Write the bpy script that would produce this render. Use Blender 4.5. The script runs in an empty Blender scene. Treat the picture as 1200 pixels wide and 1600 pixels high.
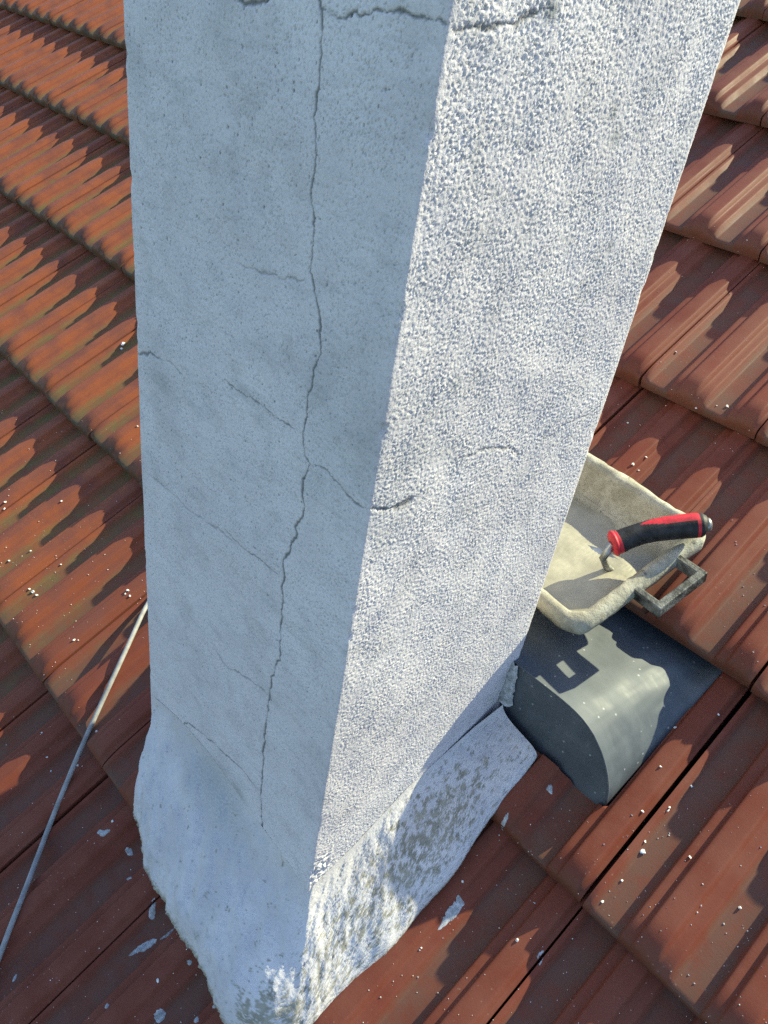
import bpy, math, random
import numpy as np
from mathutils import Vector, Matrix

random.seed(7); rng = np.random.default_rng(11)
sc = bpy.context.scene
col = sc.collection

# ------------------------------------------------------------------ camera
# X runs along the eaves, Y horizontally up the slope, Z up. All measured
# coordinates are relative to the lens, which is EYE metres above the garden.
EYE = 7.0
OFF = np.array([0.0, 0.0, EYE])
FPX, YAW, PIT, ROL = 1203.85, math.radians(41.563), math.radians(33.974), math.radians(-9.845)
def cam_rows():
    f = np.array([-math.sin(YAW)*math.cos(PIT), math.cos(YAW)*math.cos(PIT), -math.sin(PIT)])
    r = np.array([math.cos(YAW), math.sin(YAW), 0.0]); d = np.cross(f, r)
    c, s = math.cos(ROL), math.sin(ROL)
    return np.array([c*r+s*d, -s*r+c*d, f])
CM = cam_rows()
cd = bpy.data.cameras.new('camera'); cam = bpy.data.objects.new('camera', cd); col.objects.link(cam)
cd.sensor_fit = 'VERTICAL'; cd.sensor_height = 24.0; cd.sensor_width = 18.0
cd.lens = FPX/1600*24.0; cd.clip_start = 0.02; cd.clip_end = 2000
m = Matrix.Identity(4)
for i in range(3):
    m[i][0], m[i][1], m[i][2] = CM[0][i], -CM[1][i], -CM[2][i]
m[2][3] = EYE
cam.matrix_world = m
sc.camera = cam

# ------------------------------------------------------------------ light
SUN_AZ, SUN_EL = math.radians(14.5), math.radians(38.8)
w = bpy.data.worlds.new('World'); sc.world = w; w.use_nodes = True
nt = w.node_tree
sky = nt.nodes.new('ShaderNodeTexSky'); sky.sky_type = 'NISHITA'; sky.sun_disc = False
sky.sun_elevation = SUN_EL; sky.sun_rotation = SUN_AZ; sky.altitude = 200; sky.air_density = 1.0; sky.dust_density = .7; sky.ozone_density = 3.0
nt.links.new(sky.outputs[0], nt.nodes['Background'].inputs[0])
nt.nodes['Background'].inputs[1].default_value = 0.148
u = Vector((math.sin(SUN_AZ)*math.cos(SUN_EL), math.cos(SUN_AZ)*math.cos(SUN_EL), math.sin(SUN_EL)))
sl = bpy.data.lights.new('sun', 'SUN'); sun = bpy.data.objects.new('sun', sl); col.objects.link(sun)
sl.energy = 5.0; sl.angle = math.radians(0.53); sl.color = (1.0, .985, 0.66)
sun.rotation_euler = u.to_track_quat('Z', 'Y').to_euler(); sun.location = (3, 5, 12)
vs = sc.view_settings; vs.view_transform = 'Standard'; vs.look = 'None'; vs.gamma = 1; vs.exposure = 1.03
vs.use_curve_mapping = False
sc.cycles.use_denoising = False

# ------------------------------------------------------------------ helpers
PITCH = math.radians(32.0); KD = 1.0075        # roof pitch, lens to roof distance
RN = np.array([0, -math.sin(PITCH), math.cos(PITCH)])
RS = np.array([0, math.cos(PITCH), math.sin(PITCH)])
RX = np.array([1.0, 0, 0])
def roofp(x, s, h):                            # eaves, up-slope, height over the tile fronts
    return x*RX + s*RS + (h-KD)*RN
def ray(q): return CM.T @ np.array([(q[0]-600)/FPX, (q[1]-800)/FPX, 1.0])
def hitX(q, X): r = ray(q); return r*(X/r[0])
def hitY(q, Y): r = ray(q); return r*(Y/r[1])
def hitpl(q, n, d): r = ray(q); return r*(d/(n@r))
def proj(P):
    c = CM @ np.asarray(P); return 600+FPX*c[0]/c[2], 800+FPX*c[1]/c[2]
def roofZ(Y): return (-KD + Y*math.sin(PITCH))/math.cos(PITCH)

def tag(o, label=None, cat=None, group=None, kind=None):
    for k, v in (('label', label), ('category', cat), ('group', group), ('kind', kind)):
        if v: o[k] = v
    return o
def empty(name, loc):
    o = bpy.data.objects.new(name, None); o.empty_display_size = .05; col.objects.link(o)
    o.location = Vector(np.asarray(loc)+OFF); return o
def link(name, me, parent=None, origin=None):
    o = bpy.data.objects.new(name, me); col.objects.link(o)
    if parent is not None:
        o.parent = parent
        o.matrix_parent_inverse = Matrix.Identity(4)
        o.location = Vector(np.asarray(origin)+OFF) - worldloc(parent)
    else:
        o.location = Vector(np.asarray(origin)+OFF)
    return o
def worldloc(o):
    l = Vector(o.location)
    while o.parent: o = o.parent; l += o.location
    return l
def mesh_obj(name, verts, faces, mat, parent=None, origin=None, smooth=True):
    verts = np.asarray(verts, float)
    if origin is None:
        origin = verts.mean(0); origin = np.array([origin[0], origin[1], verts[:, 2].min()])
    me = bpy.data.meshes.new(name)
    me.from_pydata((verts-origin).tolist(), [], [tuple(map(int, f)) for f in faces])
    me.materials.append(mat)
    if smooth: me.polygons.foreach_set('use_smooth', [True]*len(me.polygons))
    me.update()
    return link(name, me, parent, origin)
def grid_mesh(P, closed_u=False):
    nu, nv = P.shape[:2]
    I = np.arange(nu*nv).reshape(nu, nv)
    if closed_u: I = np.vstack([I, I[:1]])
    q = np.stack([I[:-1, :-1], I[1:, :-1], I[1:, 1:], I[:-1, 1:]], -1).reshape(-1, 4)
    return P.reshape(-1, 3), q
def fast_mesh(name, V, Q, mat, smooth=True):
    me = bpy.data.meshes.new(name)
    me.vertices.add(len(V)); me.vertices.foreach_set('co', np.ascontiguousarray(V, np.float32).ravel())
    n = len(Q); me.loops.add(n*4); me.polygons.add(n)
    me.loops.foreach_set('vertex_index', np.ascontiguousarray(Q, np.int32).ravel())
    me.polygons.foreach_set('loop_start', np.arange(0, n*4, 4, dtype=np.int32))
    if smooth: me.polygons.foreach_set('use_smooth', np.ones(n, bool))
    me.materials.append(mat); me.update(calc_edges=True); me.validate()
    return me
def vcol(me, name, rgb):
    a = me.attributes.new(name, 'FLOAT_COLOR', 'POINT')
    c = np.ones((len(me.vertices), 4), np.float32); c[:, :3] = rgb
    a.data.foreach_set('color', c.ravel())
def tube(path, rad, seg=12, close=True):
    path = [np.asarray(p, float) for p in path]; n = len(path)
    if np.isscalar(rad): rad = [rad]*n
    V, F = [], []
    t = path[1]-path[0]; ref = np.array([0, 0, 1.0]) if abs(t[2]) < .9*np.linalg.norm(t) else np.array([1.0, 0, 0])
    for i, p in enumerate(path):
        t = path[min(i+1, n-1)]-path[max(i-1, 0)]; t /= np.linalg.norm(t)
        a = np.cross(t, ref); a /= np.linalg.norm(a); b = np.cross(t, a); ref = -np.cross(t, a) if False else ref
        r = rad[i]; ra, rb = (r if np.ndim(r) else (r, r))
        for k in range(seg):
            th = 2*math.pi*k/seg; V.append(p+a*ra*math.cos(th)+b*rb*math.sin(th))
    for i in range(n-1):
        for k in range(seg):
            F.append((i*seg+k, i*seg+(k+1) % seg, (i+1)*seg+(k+1) % seg, (i+1)*seg+k))
    if close:
        F.append(tuple(range(seg))[::-1]); F.append(tuple((n-1)*seg+k for k in range(seg)))
    return V, F
def bandnoise(shape, d, lam, width=.5, aniso=(1, 1), seed=0):
    r = np.random.default_rng(seed); n = r.standard_normal(shape)
    fu = np.fft.fftfreq(shape[0], d[0])*aniso[0]; fv = np.fft.fftfreq(shape[1], d[1])*aniso[1]
    k = np.hypot(fu[:, None], fv[None, :])+1e-9
    g = np.exp(-(np.log(k*lam))**2/(2*width**2))
    o = np.fft.ifft2(np.fft.fft2(n)*g).real
    return o/o.std()
def lownoise(shape, d, lam, seed=0, aniso=(1, 1), pw=1.3):
    r = np.random.default_rng(seed); n = r.standard_normal(shape)
    fu = np.fft.fftfreq(shape[0], d[0])*aniso[0]; fv = np.fft.fftfreq(shape[1], d[1])*aniso[1]
    k = np.hypot(fu[:, None], fv[None, :])
    o = np.fft.ifft2(np.fft.fft2(n)/(1+(k*lam)**2)**pw).real
    o -= o.mean(); return o/o.std()
def sstep(a, b, x):
    t = np.clip((x-a)/(b-a), 0, 1); return t*t*(3-2*t)

# ------------------------------------------------------------------ materials
class Mat:
    def __init__(s, name, rough=.6, spec=.4, metal=0.0):
        s.m = bpy.data.materials.new(name); s.m.use_nodes = True
        s.nt = s.m.node_tree; s.b = s.nt.nodes['Principled BSDF']
        s.b.inputs['Roughness'].default_value = rough; s.b.inputs['Specular IOR Level'].default_value = spec
        s.b.inputs['Metallic'].default_value = metal
        s.co = s.n('ShaderNodeTexCoord').outputs['Object']
    def n(s, t, **k):
        x = s.nt.nodes.new(t)
        for a, v in k.items(): setattr(x, a, v)
        return x
    def put(s, sock, v):
        if isinstance(v, bpy.types.NodeSocket): s.nt.links.new(v, sock)
        else: sock.default_value = v
    def noise(s, scale, detail=4, rough=.55, vec=None, dist=0):
        x = s.n('ShaderNodeTexNoise'); s.put(x.inputs['Vector'], vec or s.co)
        x.inputs['Scale'].default_value = scale; x.inputs['Detail'].default_value = detail
        x.inputs['Roughness'].default_value = rough; x.inputs['Distortion'].default_value = dist
        return x.outputs['Fac']
    def ramp(s, fac, a, b, lo=0., hi=1.):
        x = s.n('ShaderNodeMapRange'); x.interpolation_type = 'SMOOTHSTEP'
        s.put(x.inputs[0], fac); x.inputs[1].default_value = a; x.inputs[2].default_value = b
        x.inputs[3].default_value = lo; x.inputs[4].default_value = hi
        return x.outputs[0]
    def mix(s, f, a, b, mode='MIX'):
        x = s.n('ShaderNodeMix', data_type='RGBA', blend_type=mode)
        s.put(x.inputs[0], f)
        for i, v in ((6, a), (7, b)):
            s.put(x.inputs[i], v if isinstance(v, bpy.types.NodeSocket) else (*v, 1))
        return x.outputs[2]
    def math(s, op, a, b=0.):
        x = s.n('ShaderNodeMath', operation=op); s.put(x.inputs[0], a); s.put(x.inputs[1], b); return x.outputs[0]
    def attr(s, name):
        x = s.n('ShaderNodeAttribute', attribute_name=name)
        p = s.n('ShaderNodeSeparateColor'); s.nt.links.new(x.outputs['Color'], p.inputs[0]); return p.outputs
    def scaled(s, v):
        x = s.n('ShaderNodeVectorMath', operation='MULTIPLY'); s.put(x.inputs[0], s.co); x.inputs[1].default_value = v
        return x.outputs[0]
    def color(s, c): s.put(s.b.inputs['Base Color'], c if isinstance(c, bpy.types.NodeSocket) else (*c, 1)); return s
    def rough(s, c): s.put(s.b.inputs['Roughness'], c); return s
    def bump(s, h, strength=.4, dist=.002):
        x = s.n('ShaderNodeBump'); x.inputs['Strength'].default_value = strength; x.inputs['Distance'].default_value = dist
        s.put(x.inputs['Height'], h); s.nt.links.new(x.outputs[0], s.b.inputs['Normal']); return s

def m_tile():
    M = Mat('clay_tile', .6, .16)
    a = M.attr('tile')                       # R front edge, G trough, B rib shoulder
    oi = M.n('ShaderNodeObjectInfo').outputs['Random']
    gp = M.n('ShaderNodeNewGeometry').outputs['Position']
    sx = M.n('ShaderNodeSeparateXYZ'); M.nt.links.new(gp, sx.inputs[0])
    left = M.ramp(sx.outputs[0], -.75, -1.25)        # the weathered, lichen grown side of the roof
    ov = M.n('ShaderNodeVectorMath', operation='ADD'); M.nt.links.new(M.co, ov.inputs[0])
    sc3 = M.n('ShaderNodeVectorMath', operation='SCALE'); sc3.inputs[0].default_value = (3.7, 9.1, 5.3)
    M.nt.links.new(oi, sc3.inputs['Scale']); M.nt.links.new(sc3.outputs[0], ov.inputs[1]); P = ov.outputs[0]
    base = M.mix(oi, (.160, .039, .021), (.20, .053, .031))
    base = M.mix(left, base, (.30, .085, .034))
    n1 = M.noise(14, 4, .6, P); base = M.mix(M.ramp(n1, .35, .7), base, (.20, .064, .040))
    n2 = M.noise(90, 3, .6, P); base = M.mix(M.ramp(n2, .5, .75, 0, .18), base, (.12, .045, .034))
    # grey brown silt lying in the troughs, olive lichen on the old side
    n3 = M.noise(30, 4, .65, P)
    silt = M.math('MULTIPLY', a[1], M.ramp(n3, .3, .62, .25, .85))
    base = M.mix(silt, base, M.mix(left, (.15, .075, .052), (.18, .11, .05)))
    lich = M.math('MULTIPLY', M.math('MULTIPLY', a[1], left), M.ramp(M.noise(22, 5, .7, P), .47, .68, 0, .8))
    base = M.mix(lich, base, (.155, .125, .045))
    edge = M.math('MULTIPLY', a[0], M.ramp(M.noise(60, 4, .7, P), .3, .6, .35, .95))
    base = M.mix(M.math('MULTIPLY', edge, M.math('ADD', M.math('MULTIPLY', left, .55), .3)), base, (.055, .055, .035))
    # pale dust specks
    vo = M.n('ShaderNodeTexVoronoi'); M.nt.links.new(P, vo.inputs['Vector']); vo.inputs['Scale'].default_value = 130
    sp = M.math('MULTIPLY', M.ramp(vo.outputs['Distance'], .17, .08), M.ramp(M.noise(9, 3, .6, P), .5, .66))
    base = M.mix(M.math('MULTIPLY', sp, .22), base, (.42, .37, .33))
    M.color(base)
    M.rough(M.ramp(n1, .3, .7, .5, .68))
    M.bump(M.noise(420, 3, .6, P), .12, .0010)
    return M.m
def m_stucco():
    M = Mat('grey_white_stucco', .85, .2)
    a = M.attr('wear_tone')                       # R crack dirt, G soft grey stain, B pores and painted shade of grain valleys
    n1 = M.noise(5, 5, .6); n2 = M.noise(28, 4, .6)
    base = M.mix(M.ramp(n1, .35, .68), (.69, .64, .65), (.775, .725, .73))
    base = M.mix(M.ramp(n2, .45, .75, 0, .35), base, (.575, .525, .555))
    base = M.mix(M.ramp(M.noise(620, 2, .5), .42, .7, 0, .45), base, (.50, .46, .485))
    base = M.mix(a[1], base, (.30, .30, .30))
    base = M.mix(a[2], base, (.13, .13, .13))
    base = M.mix(a[0], base, (.075, .075, .07))
    M.color(base); M.bump(M.noise(900, 2, .5), .3, .0008)
    return M.m
def m_collar():
    M = Mat('painted_mortar', .8, .25)
    a = M.attr('wear_tone')                       # R bare mortar, G grey smear, B crack
    base = M.mix(M.ramp(M.noise(20, 5, .6), .35, .7), (.58, .535, .525), (.69, .64, .62))
    base = M.mix(a[1], base, (.40, .40, .40))
    base = M.mix(a[0], base, M.mix(M.ramp(M.noise(60, 4, .6), .35, .65), (.27, .245, .195), (.38, .345, .275)))
    base = M.mix(a[2], base, (.07, .07, .06))
    M.color(base); M.bump(M.noise(350, 3, .6), .35, .0015)
    return M.m
def m_metal():
    M = Mat('grey_sheet_metal', .5, .45, .0)
    n = M.noise(18, 5, .65); v = M.noise(9, 4, .6, M.scaled((1, 3, 1)))
    base = M.mix(M.ramp(n, .35, .7), (.070, .081, .092), (.096, .108, .120))
    base = M.mix(M.ramp(v, .5, .72, 0, .5), base, (.135, .148, .156))
    vo = M.n('ShaderNodeTexVoronoi'); M.nt.links.new(M.co, vo.inputs['Vector']); vo.inputs['Scale'].default_value = 70
    base = M.mix(M.ramp(vo.outputs['Distance'], .13, .06, 0, .5), base, (.5, .5, .48))
    M.color(base); M.rough(M.ramp(v, .35, .7, .5, .66)); M.bump(M.noise(7, 2), .15, .003)
    return M.m
def m_tub():
    M = Mat('mortar_caked_plastic', .8, .25)
    n = M.noise(26, 6, .7); n2 = M.noise(110, 4, .65)
    base = M.mix(M.ramp(n, .38, .62), (.29, .265, .20), (.44, .41, .325))
    base = M.mix(M.ramp(M.noise(38, 5, .7, dist=.6), .60, .70, 0, .8), base, (.07, .07, .065))
    base = M.mix(M.ramp(n2, .58, .75, 0, .7), base, (.17, .16, .14))
    M.color(base); M.bump(M.noise(70, 6, .7), .7, .004)
    return M.m
def m_mortar():
    M = Mat('wet_mortar', .38, .45)
    n = M.noise(24, 4, .6)
    M.color(M.mix(M.ramp(n, .3, .7), (.29, .265, .195), (.37, .34, .255))); M.bump(M.noise(30, 3, .5, M.scaled((1, 2.5, 1))), .2, .003)
    M.rough(M.ramp(n, .3, .7, .3, .55))
    return M.m
def m_simple(name, c, rough=.5, spec=.4, metal=0., var=.25, scale=60, bump=.2, bd=.0008):
    M = Mat(name, rough, spec, metal); n = M.noise(scale, 4, .6)
    M.color(M.mix(M.ramp(n, .3, .7), tuple(x*(1-var) for x in c), tuple(min(1, x*(1+var)) for x in c)))
    M.bump(M.noise(scale*5, 3), bump, bd); return M.m
TILE, STUCCO, COLLAR, METAL, TUB, MORTAR = m_tile(), m_stucco(), m_collar(), m_metal(), m_tub(), m_mortar()
BLACK = m_simple('black_rubber', (.016, .016, .018), .6, .35, 0, .7, 70, .4)
RED = m_simple('red_rubber', (.46, .022, .035), .55, .3, 0, .3, 70)
STEEL = m_simple('dull_steel', (.30, .30, .29), .4, .5, .8, .4, 50)
CABLE = m_simple('grey_cable_sheath', (.30, .29, .28), .6, .25, 0, .2, 60)
CRUMB = m_simple('dry_mortar_crumb', (.80, .79, .75), .9, .1, 0, .08, 200, .1)
SPLASH = m_simple('white_mortar_splash', (.42, .42, .42), .8, .2, 0, .35, 160, .5, .001)
DECK = m_simple('roof_underlay', (.03, .028, .026), .9, .1)
CONC = m_simple('concrete', (.38, .37, .35), .85, .2, 0, .2, 30, .5, .003)
LAWN = m_simple('lawn', (.05, .08, .025), .95, .1, 0, .4, .8, .5, .05)

# ------------------------------------------------------------------ ground far below and roof deck
g = mesh_obj('ground', [(-400, -400, -EYE), (400, -400, -EYE), (400, 400, -EYE), (-400, 400, -EYE)], [(0, 1, 2, 3)], LAWN, origin=(0, 0, -EYE), smooth=False)
tag(g, kind='structure')
X0, X1, S0, S1 = -6.0, 2.0, -1.3, 3.4
dv = [roofp(x, s, h) for h in (-.10, -.07) for x, s in ((X0, S0), (X1, S0), (X1, S1), (X0, S1))]
roof = mesh_obj('roof', dv, [(0, 3, 2, 1), (4, 5, 6, 7), (0, 1, 5, 4), (1, 2, 6, 5), (2, 3, 7, 6), (3, 0, 4, 7)], DECK, origin=roofp(X0, S0, -.1), smooth=False)
tag(roof, kind='structure')

# ------------------------------------------------------------------ tiles: twin trough clay tiles, 200 mm x 333 mm exposed
TW, TL, TLEN, TILT = .2, .3335, .412, math.radians(5.8)
HP = [(.0, .0110), (.0050, .0106), (.0068, .0100), (.0082, .0088), (.0136, .0012), (.0150, .0003), (.017, 0.), (.031, -.0006), (.0450, 0.),
      (.0466, .0004), (.0474, .0014), (.0494, .0112), (.0502, .0124), (.0516, .0131), (.0550, .0135), (.0600, .0136), (.0618, .0138), (.0626, .0146), (.0640, .0190), (.0648, .0200),
      (.0664, .0206), (.0690, .0208), (.0770, .0210), (.0860, .0208), (.0884, .0205), (.0896, .0197), (.0928, .0140), (.0940, .0126), (.0960, .0119), (.0985, .0114)]
def tile_mesh(name, cut=0):
    xs, zs = [], []
    for k in range(2):
        for t, z in HP: xs.append(t+.1*k); zs.append(z)
    xs.append(.2); zs.append(.0108)
    xs = np.array(xs); zs = np.array(zs); gap = .0019
    xs = np.clip(xs, gap, TW-gap)
    ys = np.array([0, .0015, .004, .008, .013, .019, .026, .034, .043, .055, .08, .099, .104, .14, .22, .30, .36, TLEN])
    V, att = [], []
    for y in ys:
        nose = math.sqrt(max(0, 1-(1-min(1, y/.043))**2))
        f = .10+.90*nose
        e = math.sqrt(max(0, 1-(1-min(1, y/.005))**2))*.004-.004     # rounded front lip
        for x, z in zip(xs, zs):
            # the nose is longest in the middle of each rib, short at its flanks
            V.append((x, y, max(z, 0)*f+min(z, 0)+e))
            att.append((1-sstep(.0, .03, y), 1-sstep(.001, .008, z), 0))
    n = len(xs); top = len(ys)*n
    F = [(j*n+i, j*n+i+1, (j+1)*n+i+1, (j+1)*n+i) for j in range(len(ys)-1) for i in range(n-1)]
    # underside ring: front, back and both flanks drop to a flat underside
    b = -.0125; base = len(V)
    for y in ys:
        V += [(xs[0], y, b), (xs[-1], y, b)]; att += [(.7, .3, 0)]*2
    for j in range(len(ys)-1):
        F.append((j*n, (j+1)*n, base+2*(j+1), base+2*j)); F.append(((j+1)*n+n-1, j*n+n-1, base+2*j+1, base+2*(j+1)+1))
        F.append((base+2*j, base+2*j+2, base+2*j+3, base+2*j+1))
    fb = len(V)
    V += [(x, 0.0004, b) for x in xs]; att += [(1, .5, 0)]*n
    F += [(i, fb+i, fb+i+1, i+1) for i in range(n-1)]
    bb = len(V); L = (len(ys)-1)*n
    V += [(x, TLEN, b) for x in xs]; att += [(0, 0, 0)]*n
    F += [(L+i, L+i+1, bb+i+1, bb+i) for i in range(n-1)]
    # ribs hacked off where the metal saddle lies on the tile
    if cut: V = [(x, y, z-.034 if (x < cut and y > .10 and y < .37) else z) for x, y, z in V]
    me = bpy.data.meshes.new(name); me.from_pydata(V, [], F); me.materials.append(TILE)
    me.polygons.foreach_set('use_smooth', [True]*len(F)); me.update()
    vcol(me, 'tile', np.array(att, np.float32))
    me.set_sharp_from_angle(angle=math.radians(34))
    return me
TM = tile_mesh('roof_tile'); TMC = {-1: tile_mesh('roof_tile', .157), -2: tile_mesh('roof_tile', .3)}
tb = RS*math.cos(TILT)-RN*math.sin(TILT); tn = RN*math.cos(TILT)+RS*math.sin(TILT)
SEAM, FRONT = -.111, .0505
CX0, CX1, CY0, CY1 = -.6854, -.330, .3544, .675                 # chimney footprint
allv, alla, allf = [], [], []
tv = np.array([v.co[:] for v in TM.vertices]); ta = np.empty(len(TM.vertices)*4, np.float32)
TM.attributes['tile'].data.foreach_get('color', ta); ta = ta.reshape(-1, 4)[:, :3]
tf = [tuple(p.vertices) for p in TM.polygons]
tile_objs = []
jr = random.Random(5)
for j in range(-4, 10):
    for i in range(-29, 10):
        x = SEAM+TW*i + jr.uniform(-.0012, .0012); s = FRONT+TL*j + jr.uniform(-.0022, .0022)
        rz = jr.uniform(-.006, .006); h = .0125 + jr.uniform(-.001, .0015)
        if j == 0 and i in (-1, -2): h -= .008       # bedded lower under the metal saddle
        o3 = roofp(x, s, h)
        # tiles wholly inside the stack are left out (cut away by the builder)
        ctr = roofp(x+.1, s+.17, 0)
        if CX0+.06 < ctr[0] < CX1-.08 and CY0+.12 < ctr[1] < CY1-.10: continue
        ax = RX*math.cos(rz)+tb*math.sin(rz); ay = tb*math.cos(rz)-RX*math.sin(rz)
        R = np.array([ax, ay, tn]).T
        vis = False
        for fx in (0, .1, .2):
            for fy in (0, .11, .22, .333):
                P = o3+R@np.array([fx, fy, .01]); c = CM@P
                if c[2] > .25 and P[0] > -4.6:
                    a, b = proj(P)
                    if -260 < a < 1500 and -60 < b < 1900:
                        vis = True
        if vis:
            o = bpy.data.objects.new('roof_tile', TMC[i] if j == 0 and i in TMC else TM); col.objects.link(o)
            mw = Matrix.Identity(4)
            for r in range(3):
                for c_ in range(3): mw[r][c_] = R[r, c_]
                mw[r][3] = o3[r]+OFF[r]
            o.parent = roof; o.matrix_parent_inverse = Matrix.Translation(-roof.location); o.matrix_basis = mw
            tile_objs.append(o)
        elif abs(P[0]) < 7:
            b0 = len(allv)*len(tv)
            allv.append(o3+tv@R.T); alla.append(ta); allf += [tuple(b0+q for q in f) for f in tf]
print('TILES', len(tile_objs), 'rest', len(allv))
if allv:
    V = np.vstack(allv); org = roofp(0, S0, 0)
    me = bpy.data.meshes.new('roof_tile_field'); me.from_pydata((V-org).tolist(), [], allf); me.materials.append(TILE)
    me.polygons.foreach_set('use_smooth', [True]*len(allf)); me.update(); vcol(me, 'tile', np.vstack(alla))
    me.set_sharp_from_angle(angle=math.radians(50))
    tag(link('roof_tile_field', me, roof, org), kind='stuff')

# ------------------------------------------------------------------ pixel picks on the bare tiles
bpy.context.view_layer.update(); dg = bpy.context.evaluated_depsgraph_get()
def pick(q):
    r = ray(q); ok, loc, nrm, idx, ob, mt = sc.ray_cast(dg, Vector(OFF), Vector(r).normalized())
    return (np.array(loc)-OFF, np.array(nrm)) if ok else (None, None)
def drop(x, s):                                   # highest tile point under (x, s)
    o = roofp(x, s, .3)+OFF; ok, loc, nrm, *_ = sc.ray_cast(dg, Vector(o), Vector(-RN))
    return np.array(loc)-OFF if ok else roofp(x, s, 0)

def crumb_mesh(name, r, seed):
    rr = random.Random(seed); V, F = [], []
    lat = [(0, 1)]+[(k, None) for k in range(1)]
    n, ms = 7, 4
    V.append((0, 0, r*rr.uniform(.7, 1)))
    for i in range(1, ms):
        th = math.pi*i/ms
        for k in range(n):
            ph = 2*math.pi*k/n+.4*i; q = r*rr.uniform(.65, 1.25)
            V.append((q*math.sin(th)*math.cos(ph), q*math.sin(th)*math.sin(ph), q*math.cos(th)*.8))
    V.append((0, 0, -r*.6)); L = len(V)-1
    for k in range(n): F.append((0, 1+k, 1+(k+1) % n)); F.append((L, L-n+(k+1) % n, L-n+k))
    for i in range(ms-2):
        for k in range(n):
            a = 1+i*n; F.append((a+k, a+n+k, a+n+(k+1) % n, a+(k+1) % n))
    return V, F
def splash(pts, widths, thick=.0022, seed=0):
    """a blob of set mortar along pixel points, draped over the tiles"""
    rr = random.Random(seed); P = []
    for q in pts:
        p, nn = pick(q)
        if p is None: return None
        P.append(p)
    # resample the centre line
    C, Wd = [], []
    for i in range(len(P)-1):
        for t in np.linspace(0, 1, 6)[:-1]: C.append(P[i]*(1-t)+P[i+1]*t); Wd.append(widths[i]*(1-t)+widths[i+1]*t)
    C.append(P[-1]); Wd.append(widths[-1]); C = np.array(C); N = len(C); K = 9
    G = np.zeros((N, K, 3))
    for i in range(N):
        t = C[min(i+1, N-1)]-C[max(i-1, 0)]; t /= np.linalg.norm(t); sdir = np.cross(tn, t); sdir /= np.linalg.norm(sdir)
        e = max(.12, math.sin(math.pi*(i+.35)/(N-.3))**.5)
        for k in range(K):
            a = (k/(K-1))*2-1; ww = Wd[i]*.5*e*(1+rr.uniform(-.22, .22))
            p = C[i]+sdir*a*ww
            d = drop(p[0], float(p@RS)); hgt = thick*(1-abs(a)**2.5)*e*(1+rr.uniform(-.3, .3))-.0004
            G[i, k] = d+tn*hgt
    V, Q = grid_mesh(G); return V, Q

CR = []      # (pixel, radius)
SPL = []
big = [((192, 537), .0085), ((190, 545), .005), ((505/3.53+860, 1240+95/3.53), .0028), ((655/3.53+860, 1240+75/3.53), .003), ((520/3.53+860, 1240+262/3.53), .0026),
       ((508/3.53+860, 1240+318/3.53), .0042), ((394/3.53+860, 1240+480/3.53), .0026), ((770/3.53+860, 1240+352/3.53), .0025), ((1045/3.53+860, 1240+630/3.53), .0032),
       ((286/3.53+860, 1240+595/3.53), .0025), ((865/3.0+520, 1280+597/3.16), .0032), ((640/3.16+520, 1280+308/3.16), .002), ((437/3.16+520, 1280+635/3.16), .002),
       ((1136, 635), .004), ((1137, 636), .0025), ((1088, 637), .003), ((1120, 634), .002), ((989, 726), .0042), ((1009, 714), .0028), ((1056, 550), .0028), ((981, 661), .0025), ((998, 735), .002),
       ((1055, 1137), .003), ((1080, 1228), .003), ((1122, 1116), .0026), ((1032, 1198), .0024), ((1043, 1266), .0028), ((1004, 1268), .003), ((8, 784), .0045), ((96, 783), .0028), ((7, 795), .003), ((151, 1208-65), .0032), ((66, 1145), .0030), ((116, 1000), .003), ((122, 1000), .002),
       ((48, 861), .003), ((14, 876), .003), ((95, 882), .003), ((52, 925), .004), ((58, 930), .0035), ((46, 920), .003), ((200, 923), .004), ((203, 931), .003), ((196, 928), .0025),
       ((118, 1188), .0034), ((122, 1196), .0026), ((80, 1225-20), .0022), ((74, 1183), .0022), ((247, 1532), .0036), ((176, 1283), .0025), ((215, 666), .0022)]
for q, r in big:
    p, nn = pick(q)
    if p is not None: CR.append((p, nn, r*.7))
for pts, wd in [([(716, 1398), (718, 1412), (706, 1428), (696, 1440), (684, 1454)], [.010, .018, .016, .011, .009]),
                ([(861, 1226), (859, 1233), (862, 1241)], [.008, .009, .007]),
                ([(794, 1270), (789, 1282), (785, 1297)], [.006, .007, .010]),
                ([(849, 1485), (846, 1497), (843, 1508)], [.008, .009, .006]),
                ([(245, 1468), (232, 1476), (216, 1484), (201, 1494)], [.014, .016, .010, .008]),
                ([(272, 1451), (262, 1461), (250, 1468)], [.006, .006, .004]),
                ([(242, 1403), (238, 1418), (237, 1437)], [.012, .010, .012]),
                ([(152, 1299), (162, 1302), (172, 1297)], [.010, .012, .010]),
                ([(198, 1324), (202, 1331), (207, 1336)], [.010, .012, .008]),
                ([(206, 1371), (198, 1373)], [.010, .008]),
                ([(170, 1569), (164, 1575)], [.008, .007]),
                ([(252, 1576), (250, 1588), (246, 1598)], [.012, .016, .012]),
                ([(343, 1568), (332, 1574)], [.008, .008]),
                ([(298, 1500), (295, 1508)], [.009, .007]),
                ([(310, 1590), (303, 1596)], [.011, .012]),
                ([(26, 1600-78), (20, 1600-66)], [.006, .006])]:
    r = splash(pts, [x*.8 for x in wd], .0016, seed=len(SPL))
    if r: SPL.append(r)
specks = []
def inside(q): return 205+.03*q[1] < q[0] < 1165-.335*q[1] and q[1] < 1230
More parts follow.
